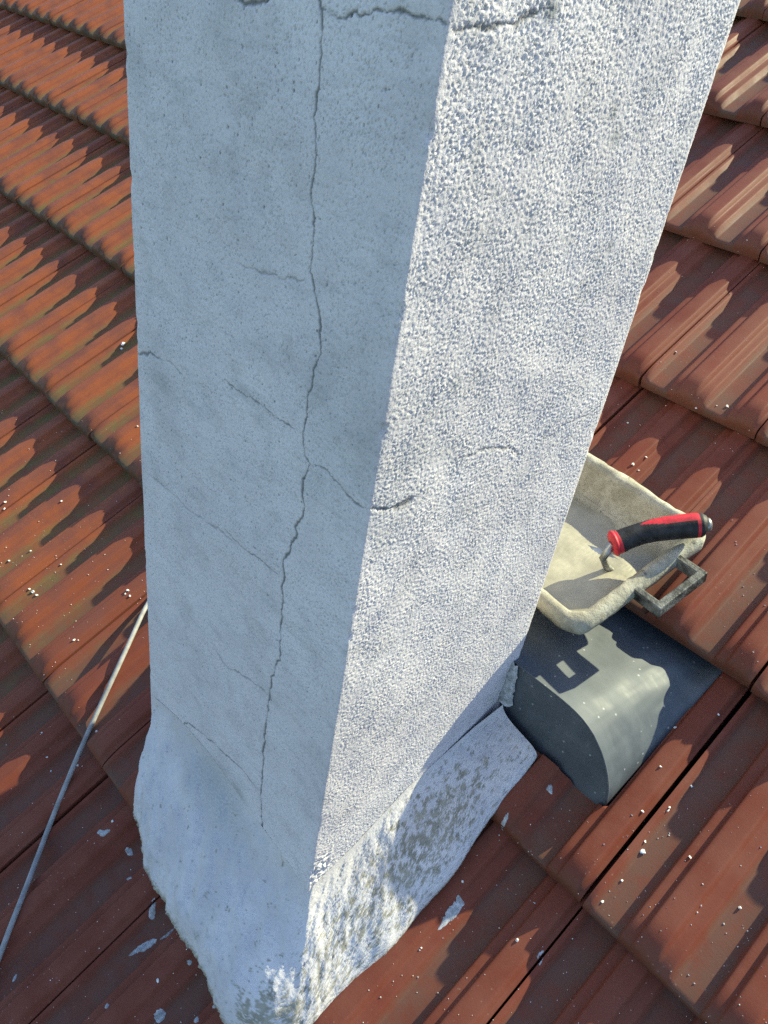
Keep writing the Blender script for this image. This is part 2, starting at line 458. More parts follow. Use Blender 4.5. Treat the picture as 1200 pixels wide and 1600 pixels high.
def near_chimney(q):
    # collar, tub and sheet cover these tiles
    if 200 < q[0] < 850 and 1080 < q[1] and q[0] > 205+max(0, q[1]-1330)*.75 and q[0]+(q[1]-1190)*.82 < 860: return True
    return 780 < q[0] < 1128 and 700 < q[1] < 1262
for zone, cnt in (((560, 1180, 1200, 1600), 300), ((0, 860, 330, 1600), 180), ((880, 350, 1200, 1100), 150), ((0, 640, 235, 980), 120)):
    for _ in range(cnt):
        q = (random.uniform(zone[0], zone[2]), random.uniform(zone[1], zone[3]))
        if inside(q) or near_chimney(q): continue
        p, nn = pick(q)
        if p is not None: specks.append((p, nn, random.choice((.0004, .0005, .0005, .0006, .0007, .0010))))
cable_px = [(0-40, 1600-10), (0, 1495), (6.5, 1473), (41.5, 1385), (81, 1280), (118, 1189), (149, 1119), (178, 1056), (205, 998), (229.5, 943)]
cable_pts = []
cq = np.array(cable_px); cl_ = np.r_[0, np.cumsum(np.linalg.norm(np.diff(cq, axis=0), axis=1))]
cq = np.stack([np.interp(np.linspace(0, cl_[-1], 34), cl_, cq[:, i]) for i in range(2)], 1)
hs = []
for q in cq:                                   # height of the tiles under the cable
    P = hitpl(q, RN, -KD+.02); x_, s_ = P[0], float(P@RS)
    hs.append(max(float(drop(x_+a*.5, s_+a)@RN)+KD for a in (-.006, 0, .006))+.003)
hs = np.array(hs); hull = np.array([max(hs[max(0, i-1):i+2]) for i in range(len(hs))]); hull = np.convolve(np.pad(hull, 2, 'edge'), np.ones(5)/5, 'valid')
cable_pts = [hitpl(q, RN, -KD+h_) for q, h_ in zip(cq, hull)]

# ------------------------------------------------------------------ chimney stack
chim = empty('chimney', (CX0*.5+CX1*.5, CY0*.5+CY1*.5, roofZ(.5)))
tag(chim, 'grey white rough stucco chimney with a long vertical crack and painted mortar collar', 'chimney')
D = .00095; RC = .006; WRAP = .03
segs = [((CX0, CY0+WRAP), (CX0, CY0)), ((CX0, CY0), (CX1, CY0)), ((CX1, CY0), (CX1, CY1)), ((CX1, CY1), (CX1-WRAP, CY1))]
lens = [math.dist(a, b) for a, b in segs]; LT = sum(lens)
nu = int(LT/D)+1; us = np.linspace(0, LT, nu)
xy = np.zeros((nu, 2)); nr = np.zeros((nu, 2)); acc = 0
for (a, b), L in zip(segs, lens):
    mk = (us >= acc-1e-9) & (us <= acc+L+1e-9); t = ((us[mk]-acc)/L)[:, None]
    xy[mk] = np.array(a)*(1-t)+np.array(b)*t; dd = (np.array(b)-np.array(a))/L; nr[mk] = (dd[1], -dd[0]); acc += L
# rounded arrises
corner_u = np.cumsum(lens)[:3]
def smooth1(a, win):
    k = np.hanning(win); k /= k.sum(); p = np.pad(a, ((win//2, win//2), (0, 0)), 'edge')
    return np.stack([np.convolve(p[:, i], k, 'valid') for i in range(2)], 1)[:len(a)]
wn = int(.012/D) | 1
xy = smooth1(xy, wn); nr = smooth1(nr, wn); nr /= np.linalg.norm(nr, axis=1)[:, None]
ZB, ZT = -.99, .075
nv = int((ZT-ZB)/D)+1; zs = np.linspace(ZB, ZT, nv)
UF = lens[0]; UR = lens[0]+lens[1]           # where the front and the right face begin
def front_uv(q): P = hitY(q, CY0); return UF+(P[0]-CX0), P[2]
def right_uv(q): P = hitX(q, CX1); return UR+(P[1]-CY0), P[2]
sh = (nu, nv); dd_ = (D, D)
grain = bandnoise(sh, dd_, .0028, .6, seed=1)
fine = bandnoise(sh, dd_, .0060, .35, seed=2)
coarse = lownoise(sh, dd_, .12, seed=3)
patch = np.clip(1+.18*lownoise(sh, dd_, .03, seed=17), .35, 1.6); grain *= patch*np.clip(1+.25*bandnoise(sh, dd_, .010, .5, seed=18), .3, 1.8)
rightness = sstep(UR-.002, UR+.004, us)[:, None]*(1-sstep(LT-WRAP-.002, LT, us))[:, None]
H = rightness*(.00026*grain+.00010*fine) + (1-rightness)*(.00010*grain+.00008*fine) + .00035*coarse
arr = np.min(np.abs(us[:, None]-corner_u[None]), axis=1); H *= (.35+.65*sstep(.0, .010, arr))[:, None]
tone = np.zeros((nu, nv, 3), np.float32)
tone[..., 2] = rightness*sstep(.7, 1.9, -grain-.35*fine)*.5 + (1-rightness)*sstep(.9, 2.2, -grain-.5*fine)*.42  # grain valleys toned darker; on the right face this paints in their self-shadow
# open pores of the shaded face
pr = np.random.default_rng(21)
for k in range(2600):
    uu = pr.uniform(UF, UR-.01); zz = ZB+.15+(ZT-ZB-.15)*pr.uniform(0, 1)**.8
    wleft = 1-(uu-UF)/lens[1]
    if pr.uniform() > .35+.65*wleft: continue
    i, jx = int(uu/D), int((zz-ZB)/D); a = pr.choice((1, 1, 1, 2)); b = pr.choice((1, 1, 2))
    H[i:i+a, jx:jx+b] -= .0008; tone[i:i+a, jx:jx+b, 2] = np.maximum(tone[i:i+a, jx:jx+b, 2], pr.uniform(.3, .85))
# cracks
def crack(uvs, width, depth, dark, seed, taper=True, jag=.0012):
    r = np.random.default_rng(seed); uvs = np.array(uvs); P = []
    for a, b in zip(uvs[:-1], uvs[1:]):
        n = max(2, int(np.linalg.norm(b-a)/.0007)); t = np.linspace(0, 1, n, endpoint=False)[:, None]; P.append(a*(1-t)+b*t)
    P = np.vstack(P+[uvs[-1:]]); n = len(P)
    for lam, amp in ((30, jag), (12, jag*.75), (5, jag*.32)):
        kk = np.hanning(lam); kk /= np.sqrt((kk**2).sum())
        for c in range(2): P[:, c] += np.convolve(r.standard_normal(n+lam-1), kk, 'valid')[:n]*amp*.6
    wv = np.convolve(r.standard_normal(n+24), np.hanning(25)/np.sqrt((np.hanning(25)**2).sum()), 'valid')[:n]
    R = 5
    for q in range(n):
        ww = width*max(.55, 1+.42*wv[q])
        if taper: ww *= min(1, .35+.65*min(q, n-1-q)/25.0)
        i0, j0 = int(P[q, 0]/D), int((P[q, 1]-ZB)/D)
        if not (R < i0 < nu-R-1 and R < j0 < nv-R-1): continue
        I = np.arange(i0-R, i0+R+1); J = np.arange(j0-R, j0+R+1)
        d = np.hypot(I[:, None]*D-P[q, 0], J[None]*D+ZB-P[q, 1])
        c = 1-np.clip((d-ww*.25)/(ww*.75), 0, 1)
        sl_ = (slice(i0-R, i0+R+1), slice(j0-R, j0+R+1))
        tone[sl_][..., 0] = np.maximum(tone[sl_][..., 0], c*dark)
        tone[sl_][..., 1] = np.maximum(tone[sl_][..., 1], (1-np.clip(d/.006, 0, 1))*.12*dark)
        dep[sl_] = np.maximum(dep[sl_], c*depth)
dep = np.zeros(sh)
cr_ = np.random.default_rng(77)
for k in range(46):                             # small chips knocked off the arrises
    cu = corner_u[cr_.integers(0, 3)]+cr_.normal(0, .0012); cz = cr_.uniform(-.95, ZT); rr_ = cr_.uniform(.0015, .0045)
    a_, b_ = int(cu/D), int((cz-ZB)/D); n_ = int(rr_*2/D)+1; sl_ = (slice(max(0, a_-n_), a_+n_), slice(max(0, b_-n_), b_+n_))
    gg = np.exp(-(((us[sl_[0]]-cu)/rr_)**2)[:, None]-(((zs[sl_[1]]-cz)/(rr_*1.5))**2)[None]); H[sl_] -= gg*cr_.uniform(.0006, .0018)
z2 = lambda L: [(190+x/2.105, y/2.105) for x, y in L]
z3 = lambda L: [(340+x/3.529, 550+y/3.529) for x, y in L]
z8 = lambda L: [(180+x/1.765, 1000+y/1.765) for x, y in L]
F_ = lambda L: [front_uv(q) for q in L]
G_ = lambda L: [right_uv(q) for q in L]
main = z2([(640, -60), (640, 0), (655, 30), (660, 100), (655, 180), (650, 260), (638, 380), (645, 480), (640, 540), (625, 600), (622, 650), (632, 720), (632, 800), (620, 880), (632, 960)]) + \
    z3([(565, -160), (570, 0), (530, 90), (515, 180), (500, 250), (490, 340), (480, 400), (465, 440), (465, 500), (480, 560), (505, 605), (500, 650), (470, 720), (465, 790), (475, 880), (440, 940), (430, 970), (440, 1010), (400, 1050), (390, 1110), (365, 1160), (365, 1235)]) + \
    [(441, 940), (437, 1000), (438, 1023), (424, 1057), (421, 1085), (415, 1130), (412, 1170), (408, 1238), (409, 1305)]
crack(F_(main), .0014, .0007, .8, 1, jag=.0011)
crack(F_(z3([(20, 150), (100, 200), (160, 235), (220, 270), (270, 320), (340, 370), (410, 420), (460, 442)])), .0012, .0004, .7, 2)
crack(F_(z3([(505, 610), (600, 660), (660, 710), (710, 780), (770, 830), (835, 885)])), .0013, .0005, .75, 3)
crack(F_(z3([(40, 970), (100, 1040), (170, 1100), (250, 1160), (330, 1230)])), .0012, .0004, .65, 4)
crack(F_(z8([(270, 20), (310, 75), (370, 110), (425, 150)])), .0011, .0004, .5, 5)
crack(F_(z8([(175, 232), (200, 228), (250, 265), (300, 310), (345, 350), (395, 412)])), .0013, .0004, .7, 6)
crack(F_(z2([(655, 30), (700, 40), (730, 50), (770, 38), (820, 40), (870, 30), (930, 50), (990, 55), (1030, 70), (1075, 82)])), .0014, .0008, .8, 7)
crack(F_(z2([(380, -5), (405, 8), (430, 12), (470, 0), (490, -8)])), .0022, .0012, .8, 8)
crack(F_([(212, 552), (232, 554), (246, 557)]), .002, .001, .7, 9)
crack(F_([(246, 557), (270, 570), (290, 592)]), .0013, .0006, .4, 19)
crack(F_(z2([(390, 860), (470, 900), (560, 915), (612, 920)])), .0013, .0006, .45, 10)
crack(F_([(226, 735), (262, 765), (300, 800), (345, 830), (372, 852)]), .0013, .0005, .35, 11)
crack(G_([(703, 40), (722, 46), (745, 42), (770, 44), (790, 40), (810, 36), (835, 22), (855, 15), (862, 18)]), .0017, .0008, .7, 12)
crack(G_([(578, 796), (605, 796), (622, 790)]), .002, .0015, .8, 13)
crack(G_([(618, 792), (630, 786), (640, 779)]), .0032, .0008, .7, 14, False)
crack(G_([(712, 716), (740, 710), (760, 702), (790, 700), (815, 712)]), .0016, .0005, .4, 15)
crack(G_([(845, 692), (880, 665), (925, 643)]), .0016, .0005, .35, 16)
H -= dep
def stain(uv, r, amt, stretch=1., ch=1):
    du = (us[:, None]-uv[0])/r; dz = (zs[None]-uv[1])/(r*stretch); v = np.exp(-(du**2+dz**2))*amt
    tone[..., ch] = np.maximum(tone[..., ch], np.clip(v*(1+.45*coarse+.3*grain), 0, 1))
for q, r, a, st in [((960, 172), .006, .75, 1.2), ((962, 214), .008, .75, 1), ((953, 385), .004, .6, 1), ((860, 16), .007, .7, .7), ((745, 245), .008, .35, 1.6), ((712, 600), .009, .25, 1)]:
    stain(right_uv(q), r, a, st)
for q, r, a, st in [((225, 440), .014, .3, 2.2), ((600, 350), .004, .6, 1.6), ((380, 612), .009, .4, .7), ((240, 570), .03, .22, 1.2), ((625, 440), .012, .32, 1.4), ((345, 1215), .028, .6, 1.1), ((370, 1240), .02, .55, 1), ((300, 180), .1, .12, 1.4), ((560, 650), .08, .16, 1.5), ((520, 1150), .05, .2, 2.0)]:
    stain(front_uv(q), r, a, st)
stn = lownoise(sh, dd_, .05, seed=9)
run = lownoise(sh, dd_, .05, seed=19, aniso=(1, .18))
tone[..., 1] = np.clip(tone[..., 1]+.16*sstep(.1, 1.8, stn)+.14*sstep(.3, 2.0, run), 0, 1)
# the lower corner of the stack where the plaster has broken
bu, bz = UR+.012, hitY((497, 1385), CY0)[2]
brk = np.exp(-(((us[:, None]-bu)/.016)**2+((zs[None]-bz)/.02)**2)); H += brk*(.0013*bandnoise(sh, dd_, .011, .4, seed=31)-.0015)
tone[..., 1] = np.maximum(tone[..., 1], brk*.35)
PB = np.zeros((nu, nv, 3)); PB[..., 0] = xy[:, 0:1]+nr[:, 0:1]*H; PB[..., 1] = xy[:, 1:2]+nr[:, 1:2]*H; PB[..., 2] = zs[None]
org = np.array([(CX0+CX1)/2, (CY0+CY1)/2, ZB])
V, Q = grid_mesh(PB)
tone_v = tone.reshape(-1, 3)
# the two hidden faces close the shaft; above the fine plaster it runs on coarsely to the cap
ZH = .62
extra = []; base = len(V)
c4 = [(CX0, CY0+WRAP), (CX0, CY1), (CX1-WRAP, CY1)]
ev = [(x, y, z) for x, y in c4 for z in (ZB, ZT)]
q2 = [(base+2, base+0, base+1, base+3), (base+4, base+2, base+3, base+5)]
b2 = base+len(ev); c6 = [(CX0, CY0), (CX1, CY0), (CX1, CY1), (CX0, CY1)]
ev += [(x, y, z) for x, y in c6 for z in (ZT-.002, ZH)]
q2 += [(b2+2*k, b2+2*((k+1) % 4), b2+2*((k+1) % 4)+1, b2+2*k+1) for k in range(4)]
V = np.vstack([V, np.array(ev)]); Q = np.vstack([Q, np.array(q2)])
tone_v = np.vstack([tone_v, np.zeros((len(ev), 3), np.float32)])
me = fast_mesh('stucco_shaft', V-org, Q, STUCCO); vcol(me, 'wear_tone', tone_v)
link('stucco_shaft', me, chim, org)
# cap slab and flue, out of frame above
def box(x0, x1, y0, y1, z0, z1, bev=0):
    v = [(x, y, z) for z in (z0, z1) for x, y in ((x0, y0), (x1, y0), (x1, y1), (x0, y1))]
    return v, [(0, 3, 2, 1), (4, 5, 6, 7), (0, 1, 5, 4), (1, 2, 6, 5), (2, 3, 7, 6), (3, 0, 4, 7)]
v, f = box(CX0-.05, CX1+.05, CY0-.05, CY1+.05, ZH, ZH+.06)
mesh_obj('cap', v, f, CONC, chim, smooth=False)
v, f = tube([((CX0+CX1)/2, (CY0+CY1)/2, ZH+.055), ((CX0+CX1)/2, (CY0+CY1)/2, ZH+.2)], .09, 24)
mesh_obj('flue', v, f, CONC, chim)

# ------------------------------------------------------------------ mortar collar
ctl = [  # bottom (x, s)   top (x, y)   height of the top over the roof   right-hand profile
    (-.770, .20, -.686, .66, .08, 0), (-.755, .02, -.686, .54, .09, 0), (-.722, -.12, -.686, .43, .10, 0), (-.676, -.225, -.6855, .37, .110, 0),
    (-.622, -.285, -.675, .3542, .118, 0), (-.55, -.310, -.61, .3542, .135, 0), (-.48, -.317, -.54, .3542, .140, 0), (-.40, -.320, -.44, .3542, .125, 0),
    (-.32, -.324, -.36, .3542, .115, 0), (-.266, -.318, -.336, .3544, .110, .2), (-.244, -.290, -.3298, .361, .106, .8), (-.238, -.20, -.3296, .42, .092, 1),
    (-.238, -.06, -.3296, .50, .086, 1), (-.242, .04, -.3290, .56, .066, 1), (-.249, .10, -.327, .61, .052, 1), (-.253, .142, -.320, .652, .046, 1)]
ctl = np.array(ctl); NU, NVc = 560, 150
cum = np.r_[0, np.cumsum(np.linalg.norm(np.diff(ctl[:, :2], axis=0), axis=1)+np.linalg.norm(np.diff(ctl[:, 2:4], axis=0), axis=1))]
tt = np.linspace(0, cum[-1], NU)
def pch(y):                                   # smooth interpolation through the control values
    yy = np.interp(tt, cum, y); win = 9; k = np.hanning(win); k /= k.sum()
    return np.convolve(np.pad(yy, win//2, 'edge'), k, 'valid')[:NU]
bx, bs, tx, ty, th, rt = (pch(ctl[:, i]) for i in range(6))
tx = np.interp(tt, cum, ctl[:, 2]); ty = np.interp(tt, cum, ctl[:, 3])
wob = np.convolve(np.random.default_rng(4).standard_normal(NU+60), np.hanning(61)/6, 'valid')[:NU]
vv = np.linspace(0, 1, NVc)
CP = np.zeros((NU, NVc, 3)); cn = np.zeros((NU, 3))
for i in range(NU):
    sT = ty[i]*math.cos(PITCH)+roofZ(ty[i])*math.sin(PITCH)
    T = np.array([tx[i], ty[i], roofZ(ty[i])+th[i]])
    Bm = roofp(bx[i]+.003*wob[i], bs[i]+.003*wob[i], .016)
    out = Bm-T; out -= RN*(out@RN); out /= np.linalg.norm(out)
    dn_ = np.array([0, 0, -1.0]); Lt = np.linalg.norm(Bm-T)
    P1 = T+dn_*Lt*(.36-.05*rt[i])+out*Lt*(.04+.04*rt[i]); P2 = Bm-dn_*Lt*(.34-.05*rt[i])
    ch = (Bm-T)/Lt; cn[i] = RN-ch*(RN@ch); cn[i] /= np.linalg.norm(cn[i])
    for j, v in enumerate(vv):
        if v < .90:
            t = v/.90; CP[i, j] = T*(1-t)**3+3*P1*t*(1-t)**2+3*P2*t*t*(1-t)+Bm*t**3
        else:
            t = (v-.90)/.10; CP[i, j] = Bm - RN*(.075*t) + out*((.005 if t < .6 else .002)*(1-rt[i])*min(1, t*4) - .014*rt[i]*min(1, t*3))
dC = (float(cum[-1]/NU)*.6, .13/NVc)
brush = bandnoise((NU, NVc), dC, .0045, .55, (1, .16), seed=5); lum = lownoise((NU, NVc), dC, .05, seed=6)
grit = bandnoise((NU, NVc), dC, .0035, .4, seed=7)
amp = sstep(0, .12, vv)[None]
un = tt/cum[-1]
lowl = (vv > .88)[None]
Hc = amp*(.00025*brush+(.0020-.0012*rt[:, None])*lum+.00020*grit) + lowl*.0010*bandnoise((NU, NVc), dC, .008, .5, seed=8)
CP += cn[:, None, :]*Hc[..., None]
# wear: bare mortar patches on the right flank and round the foot of the arris, smears at the top of the front
pn = bandnoise((NU, NVc), dC, .030, .7, (1, .55), seed=12); pn2 = bandnoise((NU, NVc), dC, .006, .5, (1, .4), seed=13)
iu = lambda a: np.interp(a, np.arange(len(ctl)), cum/cum[-1])
U2 = un[:, None]; V2 = vv[None]
bias = -2.1+.45*rt[:, None]+2.3*np.exp(-((U2-iu(12.2))/.10)**2)*np.exp(-((V2-.45)/.30)**2) + 2.9*np.exp(-((U2-iu(8.9))/.030)**2)*np.exp(-((V2-.72)/.22)**2) + 1.2*np.exp(-((U2-iu(10.6))/.05)**2)*sstep(.1, .5, V2)
bare = sstep(-.15, .45, .75*pn+.55*pn2+bias)
bare = np.maximum(bare, sstep(.850, .885, V2+.014*pn2))
smear = np.clip(.75*np.exp(-((U2-iu(6.3))/.05)**2)*np.exp(-((V2-.12)/.16)**2)*(1+.3*pn2) + .30*sstep(.5, 1.8, brush+.5*lum) + .40*sstep(.1, 1.6, pn)*sstep(.35, .8, V2)*(1-rt[:, None]), 0, 1)
ck = np.zeros((NU, NVc))
ck[:, 0] = .7*sstep(iu(11.3), iu(12), un)
CC = np.stack([bare, smear, ck], -1)
org = np.array([CP[..., 0].mean(), CP[..., 1].mean(), CP[..., 2].min()])
V, Q = grid_mesh(CP); me = fast_mesh('mortar_collar', V-org, Q[:, ::-1], COLLAR); vcol(me, 'wear_tone', CC.reshape(-1, 3))
link('mortar_collar', me, chim, org)

# ------------------------------------------------------------------ sheet metal saddle behind the stack
MF, MY = .980, .6625
arc = [(a*MF, b*MF) for a, b in [(-.420, -.684), (-.34, -.684), (-.30, -.685), (-.262, -.685), (-.240, -.6865), (-.222, -.691), (-.206, -.700), (-.192, -.7125), (-.180, -.727), (-.170, -.744), (-.163, -.762), (-.159, -.786)]]
sad = empty('metal_flashing', (-.25, MY, -.775))
tag(sad, 'dark grey sheet metal saddle with rounded open end beside the chimney foot', 'flashing')
NA, NB = 60, 22
al = np.r_[0, np.cumsum([math.dist(a, b) for a, b in zip(arc[:-1], arc[1:])])]
ta_ = np.linspace(0, al[-1], NA); ax_ = np.interp(ta_, al, [a[0] for a in arc]); az_ = np.interp(ta_, al, [a[1] for a in arc])
tq = np.linspace(0, 1, NA); bxk = -.42*MF+(.42*MF-.150)*np.where(tq < .52, tq/.52*.78, .78+(tq-.52)/.48*.22)
SP = np.zeros((NA, NB, 3)); bn = lownoise((NA, NB), (.006, .01), .15, seed=41)
for i in range(NA):
    A = np.array([ax_[i], MY, az_[i]]); s_b = .396; B = roofp(bxk[i], s_b, -.028+.016*float(sstep(.75, 1, tq[i])))
    for k in range(NB):
        t = k/(NB-1); SP[i, k] = A*(1-t)+B*t + np.array([0, 0, 1])*(.0012*bn[i, k]*math.sin(math.pi*t))
V, Q = grid_mesh(SP); nb = len(V)
TH = .0016
V2_ = np.vstack([V, V-np.array([0, 0, TH])]); I = np.arange(nb).reshape(NA, NB)
Fq = [tuple(q) for q in Q]+[tuple(nb+x for x in q[::-1]) for q in Q]
for k in range(NB-1): Fq += [(I[0, k+1], I[0, k], nb+I[0, k], nb+I[0, k+1]), (I[-1, k], I[-1, k+1], nb+I[-1, k+1], nb+I[-1, k])]
for i in range(NA-1): Fq += [(I[i, 0], I[i+1, 0], nb+I[i+1, 0], nb+I[i, 0]), (I[i+1, -1], I[i, -1], nb+I[i, -1], nb+I[i+1, -1])]
o = mesh_obj('top_sheet', V2_, Fq, METAL, sad); o.data.set_sharp_from_angle(angle=math.radians(40))
fv = [(x, MY+.0008, z-.0012) for x, z in zip(ax_, az_)]; nf = len(fv)
fv += [(x, MY+.0008, min(z-.002, roofZ(MY)-.01)) for x, z in zip(ax_, az_)]
ff = [(i, nf+i, nf+i+1, i+1) for i in range(nf-1)]
fv += [(x, y+.0015, z) for x, y, z in fv]; n2 = 2*nf
ff += [tuple(n2+q for q in f_[::-1]) for f_ in ff]+[(i+1, n2+i+1, n2+i, i) for i in range(nf-1)]
mesh_obj('end_plate', fv, ff, METAL, sad, smooth=False)
# folded hem along the rounded edge
hem = [np.array([x, MY-.0005, z+.0006]) for x, z in zip(ax_[::2], az_[::2])]
v, f = tube(hem, .0013, 6); mesh_obj('folded_hem', v, f, METAL, sad)

# smear of mortar sealing the sheet against the stack
rr = np.random.default_rng(3); sealP = np.zeros((26, 9, 3))
for i in range(26):
    t = i/25; c = np.array([-.327+.004*t, MY-.002, -.670-.066*t]); wv = .006+.007*t
    for k in range(9):
        a = k/8*math.pi; rj = wv*(1+.10*rr.standard_normal())
        sealP[i, k] = c+np.array([-math.cos(a)*rj*.9, -math.sin(a)*rj*.55, .0012*rr.standard_normal()])
V, Q = grid_mesh(sealP); o = mesh_obj('mortar_seal', V, [tuple(q) for q in Q], SPLASH, sad)

# ------------------------------------------------------------------ mortar tub
TA = np.array([-.2842, .702, -.599]); ts_ = np.array([.118, .940, .320]); tl_ = np.array([-.991, .130, -.015])
ts_ /= np.linalg.norm(ts_); tl_ -= ts_*(tl_@ts_); tl_ /= np.linalg.norm(tl_); tn_ = np.cross(ts_, tl_); tn_ = tn_ if tn_[2] > 0 else -tn_
TWd, TLg, THt = .250, .245, .062
TA = TA-ts_*.004+tl_*-.004
def tubp(a, b, c): return TA+ts_*a+tl_*b+tn_*c
def rrect(inset, rad, c, nseg=7, sag=0):
    out = []; a0, a1, b0, b1 = inset, TWd-inset, inset, TLg-inset
    for (ca, cb, st) in ((a1-rad, b1-rad, 0), (a0+rad, b1-rad, 90), (a0+rad, b0+rad, 180), (a1-rad, b0+rad, 270)):
        for k in range(nseg+1):
            t = math.radians(st+90*k/nseg); out.append((ca+rad*math.cos(t), cb+rad*math.sin(t)))
    # straight runs get extra points so the rim can wander
    res = []
    for i, (p, q) in enumerate(zip(out, out[1:]+out[:1])):
        res.append(p); L = math.dist(p, q)
        if L > .05:
            for t in np.linspace(0, 1, int(L/.012)+1)[1:-1]: res.append((p[0]+(q[0]-p[0])*t, p[1]+(q[1]-p[1])*t))
    return [np.array([a, b, c]) for a, b in res]
rings = [rrect(.034, .018, -THt), rrect(.030, .020, -THt+.004), rrect(.013, .024, -.026), rrect(.004, .026, -.023), rrect(.0, .028, -.020), rrect(-.001, .028, -.011), rrect(.001, .027, -.004), rrect(.005, .025, .0), rrect(.012, .021, .001),
         rrect(.017, .018, -.0015), rrect(.020, .016, -.007), rrect(.0235, .015, -.02), rrect(.029, .014, -.040), rrect(.034, .013, -.054), rrect(.042, .012, -.058)]
nr0 = min(len(r) for r in rings)
def resamp(r, n=200):
    P = np.array(r+[r[0]]); L = np.r_[0, np.cumsum(np.linalg.norm(np.diff(P, axis=0), axis=1))]
    t = np.linspace(0, L[-1], n, endpoint=False); return np.stack([np.interp(t, L, P[:, i]) for i in range(3)], 1)
NR = 220; RG = np.array([resamp(r, NR) for r in rings])           # rings x points x abc
tr = np.random.default_rng(8)
cake = np.array([np.convolve(np.tile(tr.standard_normal(NR), 3), np.hanning(9)/3, 'same')[NR:2*NR] for _ in rings])
RG[..., 2] *= np.where(RG[..., 2] < -.03, 1-.32*np.clip(RG[..., 0]/TWd, 0, 1), 1)
RG[..., 2] += .0009*cake; RG[2:10, :, :2] += (.0008*cake[2:10])[..., None]
W3 = TA+RG[..., 0:1]*ts_+RG[..., 1:2]*tl_+RG[..., 2:3]*tn_
V = W3.reshape(-1, 3); n = NR; Fq = []
for i in range(len(rings)-1):
    for k in range(n): Fq.append((i*n+k, i*n+(k+1) % n, (i+1)*n+(k+1) % n, (i+1)*n+k))
Fq.append(tuple(range(n))[::-1]); Fq.append(tuple((len(rings)-1)*n+k for k in range(n)))
tub = empty('mortar_tub', tubp(TWd/2, TLg/2, -THt))
tag(tub, 'mortar caked rectangular mixing tub with loop handle behind the chimney', 'tub')
mesh_obj('tub_body', V, Fq, TUB, tub)
def bar_loop(pts, wz, wy):
    """square bar through local abc points with mitred corners"""
    V, F = [], []
    pts = [np.array(p, float) for p in pts]
    for i, p in enumerate(pts):
        d0 = pts[i]-pts[i-1] if i else pts[1]-pts[0]; d1 = pts[i+1]-pts[i] if i < len(pts)-1 else d0
        d0 = d0/np.linalg.norm(d0); d1 = d1/np.linalg.norm(d1); up = np.array([0, 0, 1.0])
        n0 = np.cross(up, d0); n1 = np.cross(up, d1); mt = n0+n1; mt /= np.linalg.norm(mt); mt /= max(.4, mt@n0)
        for a, b in ((1, 1), (1, -1), (-1, -1), (-1, 1)): V.append(tubp(*(p+mt*wy/2*a+up*wz/2*b)))
    for i in range(len(pts)-1):
        for k in range(4): F.append((4*i+k, 4*i+(k+1) % 4, 4*i+4+(k+1) % 4, 4*i+4+k))
    F += [(0, 1, 2, 3), tuple(4*(len(pts)-1)+k for k in (3, 2, 1, 0))]
    return V, F
v, f = bar_loop([(.104, .006, -.012), (.104, -.034, -.012), (.182, -.034, -.012), (.182, .006, -.012)], .018, .0105)
hd = mesh_obj('handle', v, f, m_simple('caked_black_plastic', (.10, .10, .09), .6, .4, 0, .9, 45, .6, .002), tub, smooth=False)
bv = hd.modifiers.new('bevel', 'BEVEL'); bv.width = .0018; bv.segments = 2
v, f = bar_loop([(.104, TLg-.006, -.012), (.104, TLg+.034, -.012), (.182, TLg+.034, -.012), (.182, TLg-.006, -.012)], .018, .0105)
h2 = mesh_obj('handle', v, f, hd.data.materials[0], tub, smooth=False)

# mortar: flows towards the low side, worked into ridges
na, nb_ = 110, 150
aa = np.linspace(.0225, TWd-.030, na); bb = np.linspace(.0245, TLg-.0245, nb_)
da = (aa[1]-aa[0], bb[1]-bb[0])
n_big = lownoise((na, nb_), da, .07, seed=51, pw=3.2); n_str = bandnoise((na, nb_), da, .016, .45, (1.3, .35), seed=52); n_f = bandnoise((na, nb_), da, .006, .4, seed=53)
MP = np.zeros((na, nb_, 3))
A2, B2 = np.meshgrid(aa, bb, indexing='ij')
lev = -.018-.026*sstep(.0, 1., (A2-.022)/(TWd-.05))
Cm = lev+.0020*n_big+.0001*n_str
Cm -= .003*np.exp(-((A2-.075)**2/.0016+(B2-.07)**2/.0010))       # hollow dug by the trowel
for i in range(na):
    for k in range(nb_): MP[i, k] = (aa[i], bb[k], Cm[i, k])
# pull the outline to the tapering inner wall
ins = np.interp(-Cm, [.007, .02, .040, .054], [.020, .0235, .029, .034])-.0015
fa = (A2-aa[0])/(aa[-1]-aa[0]); fb_ = (B2-bb[0])/(bb[-1]-bb[0])
MA = ins+(TWd-2*ins)*fa; MB_ = ins+(TLg-2*ins)*fb_
Wm = TA+MA[..., None]*ts_+MB_[..., None]*tl_+Cm[..., None]*tn_
V, Q = grid_mesh(Wm); nbv = len(V); I = np.arange(nbv).reshape(na, nb_)
low = TA+(.045+(TWd-.09)*fa)[..., None]*ts_+(.045+(TLg-.09)*fb_)[..., None]*tl_+(-.0565)*tn_
ring = np.r_[I[:, 0], I[-1, 1:], I[::-1, -1][1:], I[0, ::-1][1:-1]]
V = np.vstack([V, low.reshape(-1, 3)[ring]]); rn_ = len(ring)
Fq = [tuple(q) for q in Q]+[(ring[k], nbv+k, nbv+(k+1) % rn_, ring[(k+1) % rn_]) for k in range(rn_)]+[tuple(nbv+k for k in range(rn_))]
mo = mesh_obj('wet_mortar', V, Fq, MORTAR)
tag(mo, 'wet beige mortar spread in ridges inside the mixing tub', 'mortar')
if (Vector(mo.data.polygons[0].normal) @ Vector(tn_)) < 0: mo.data.flip_normals()

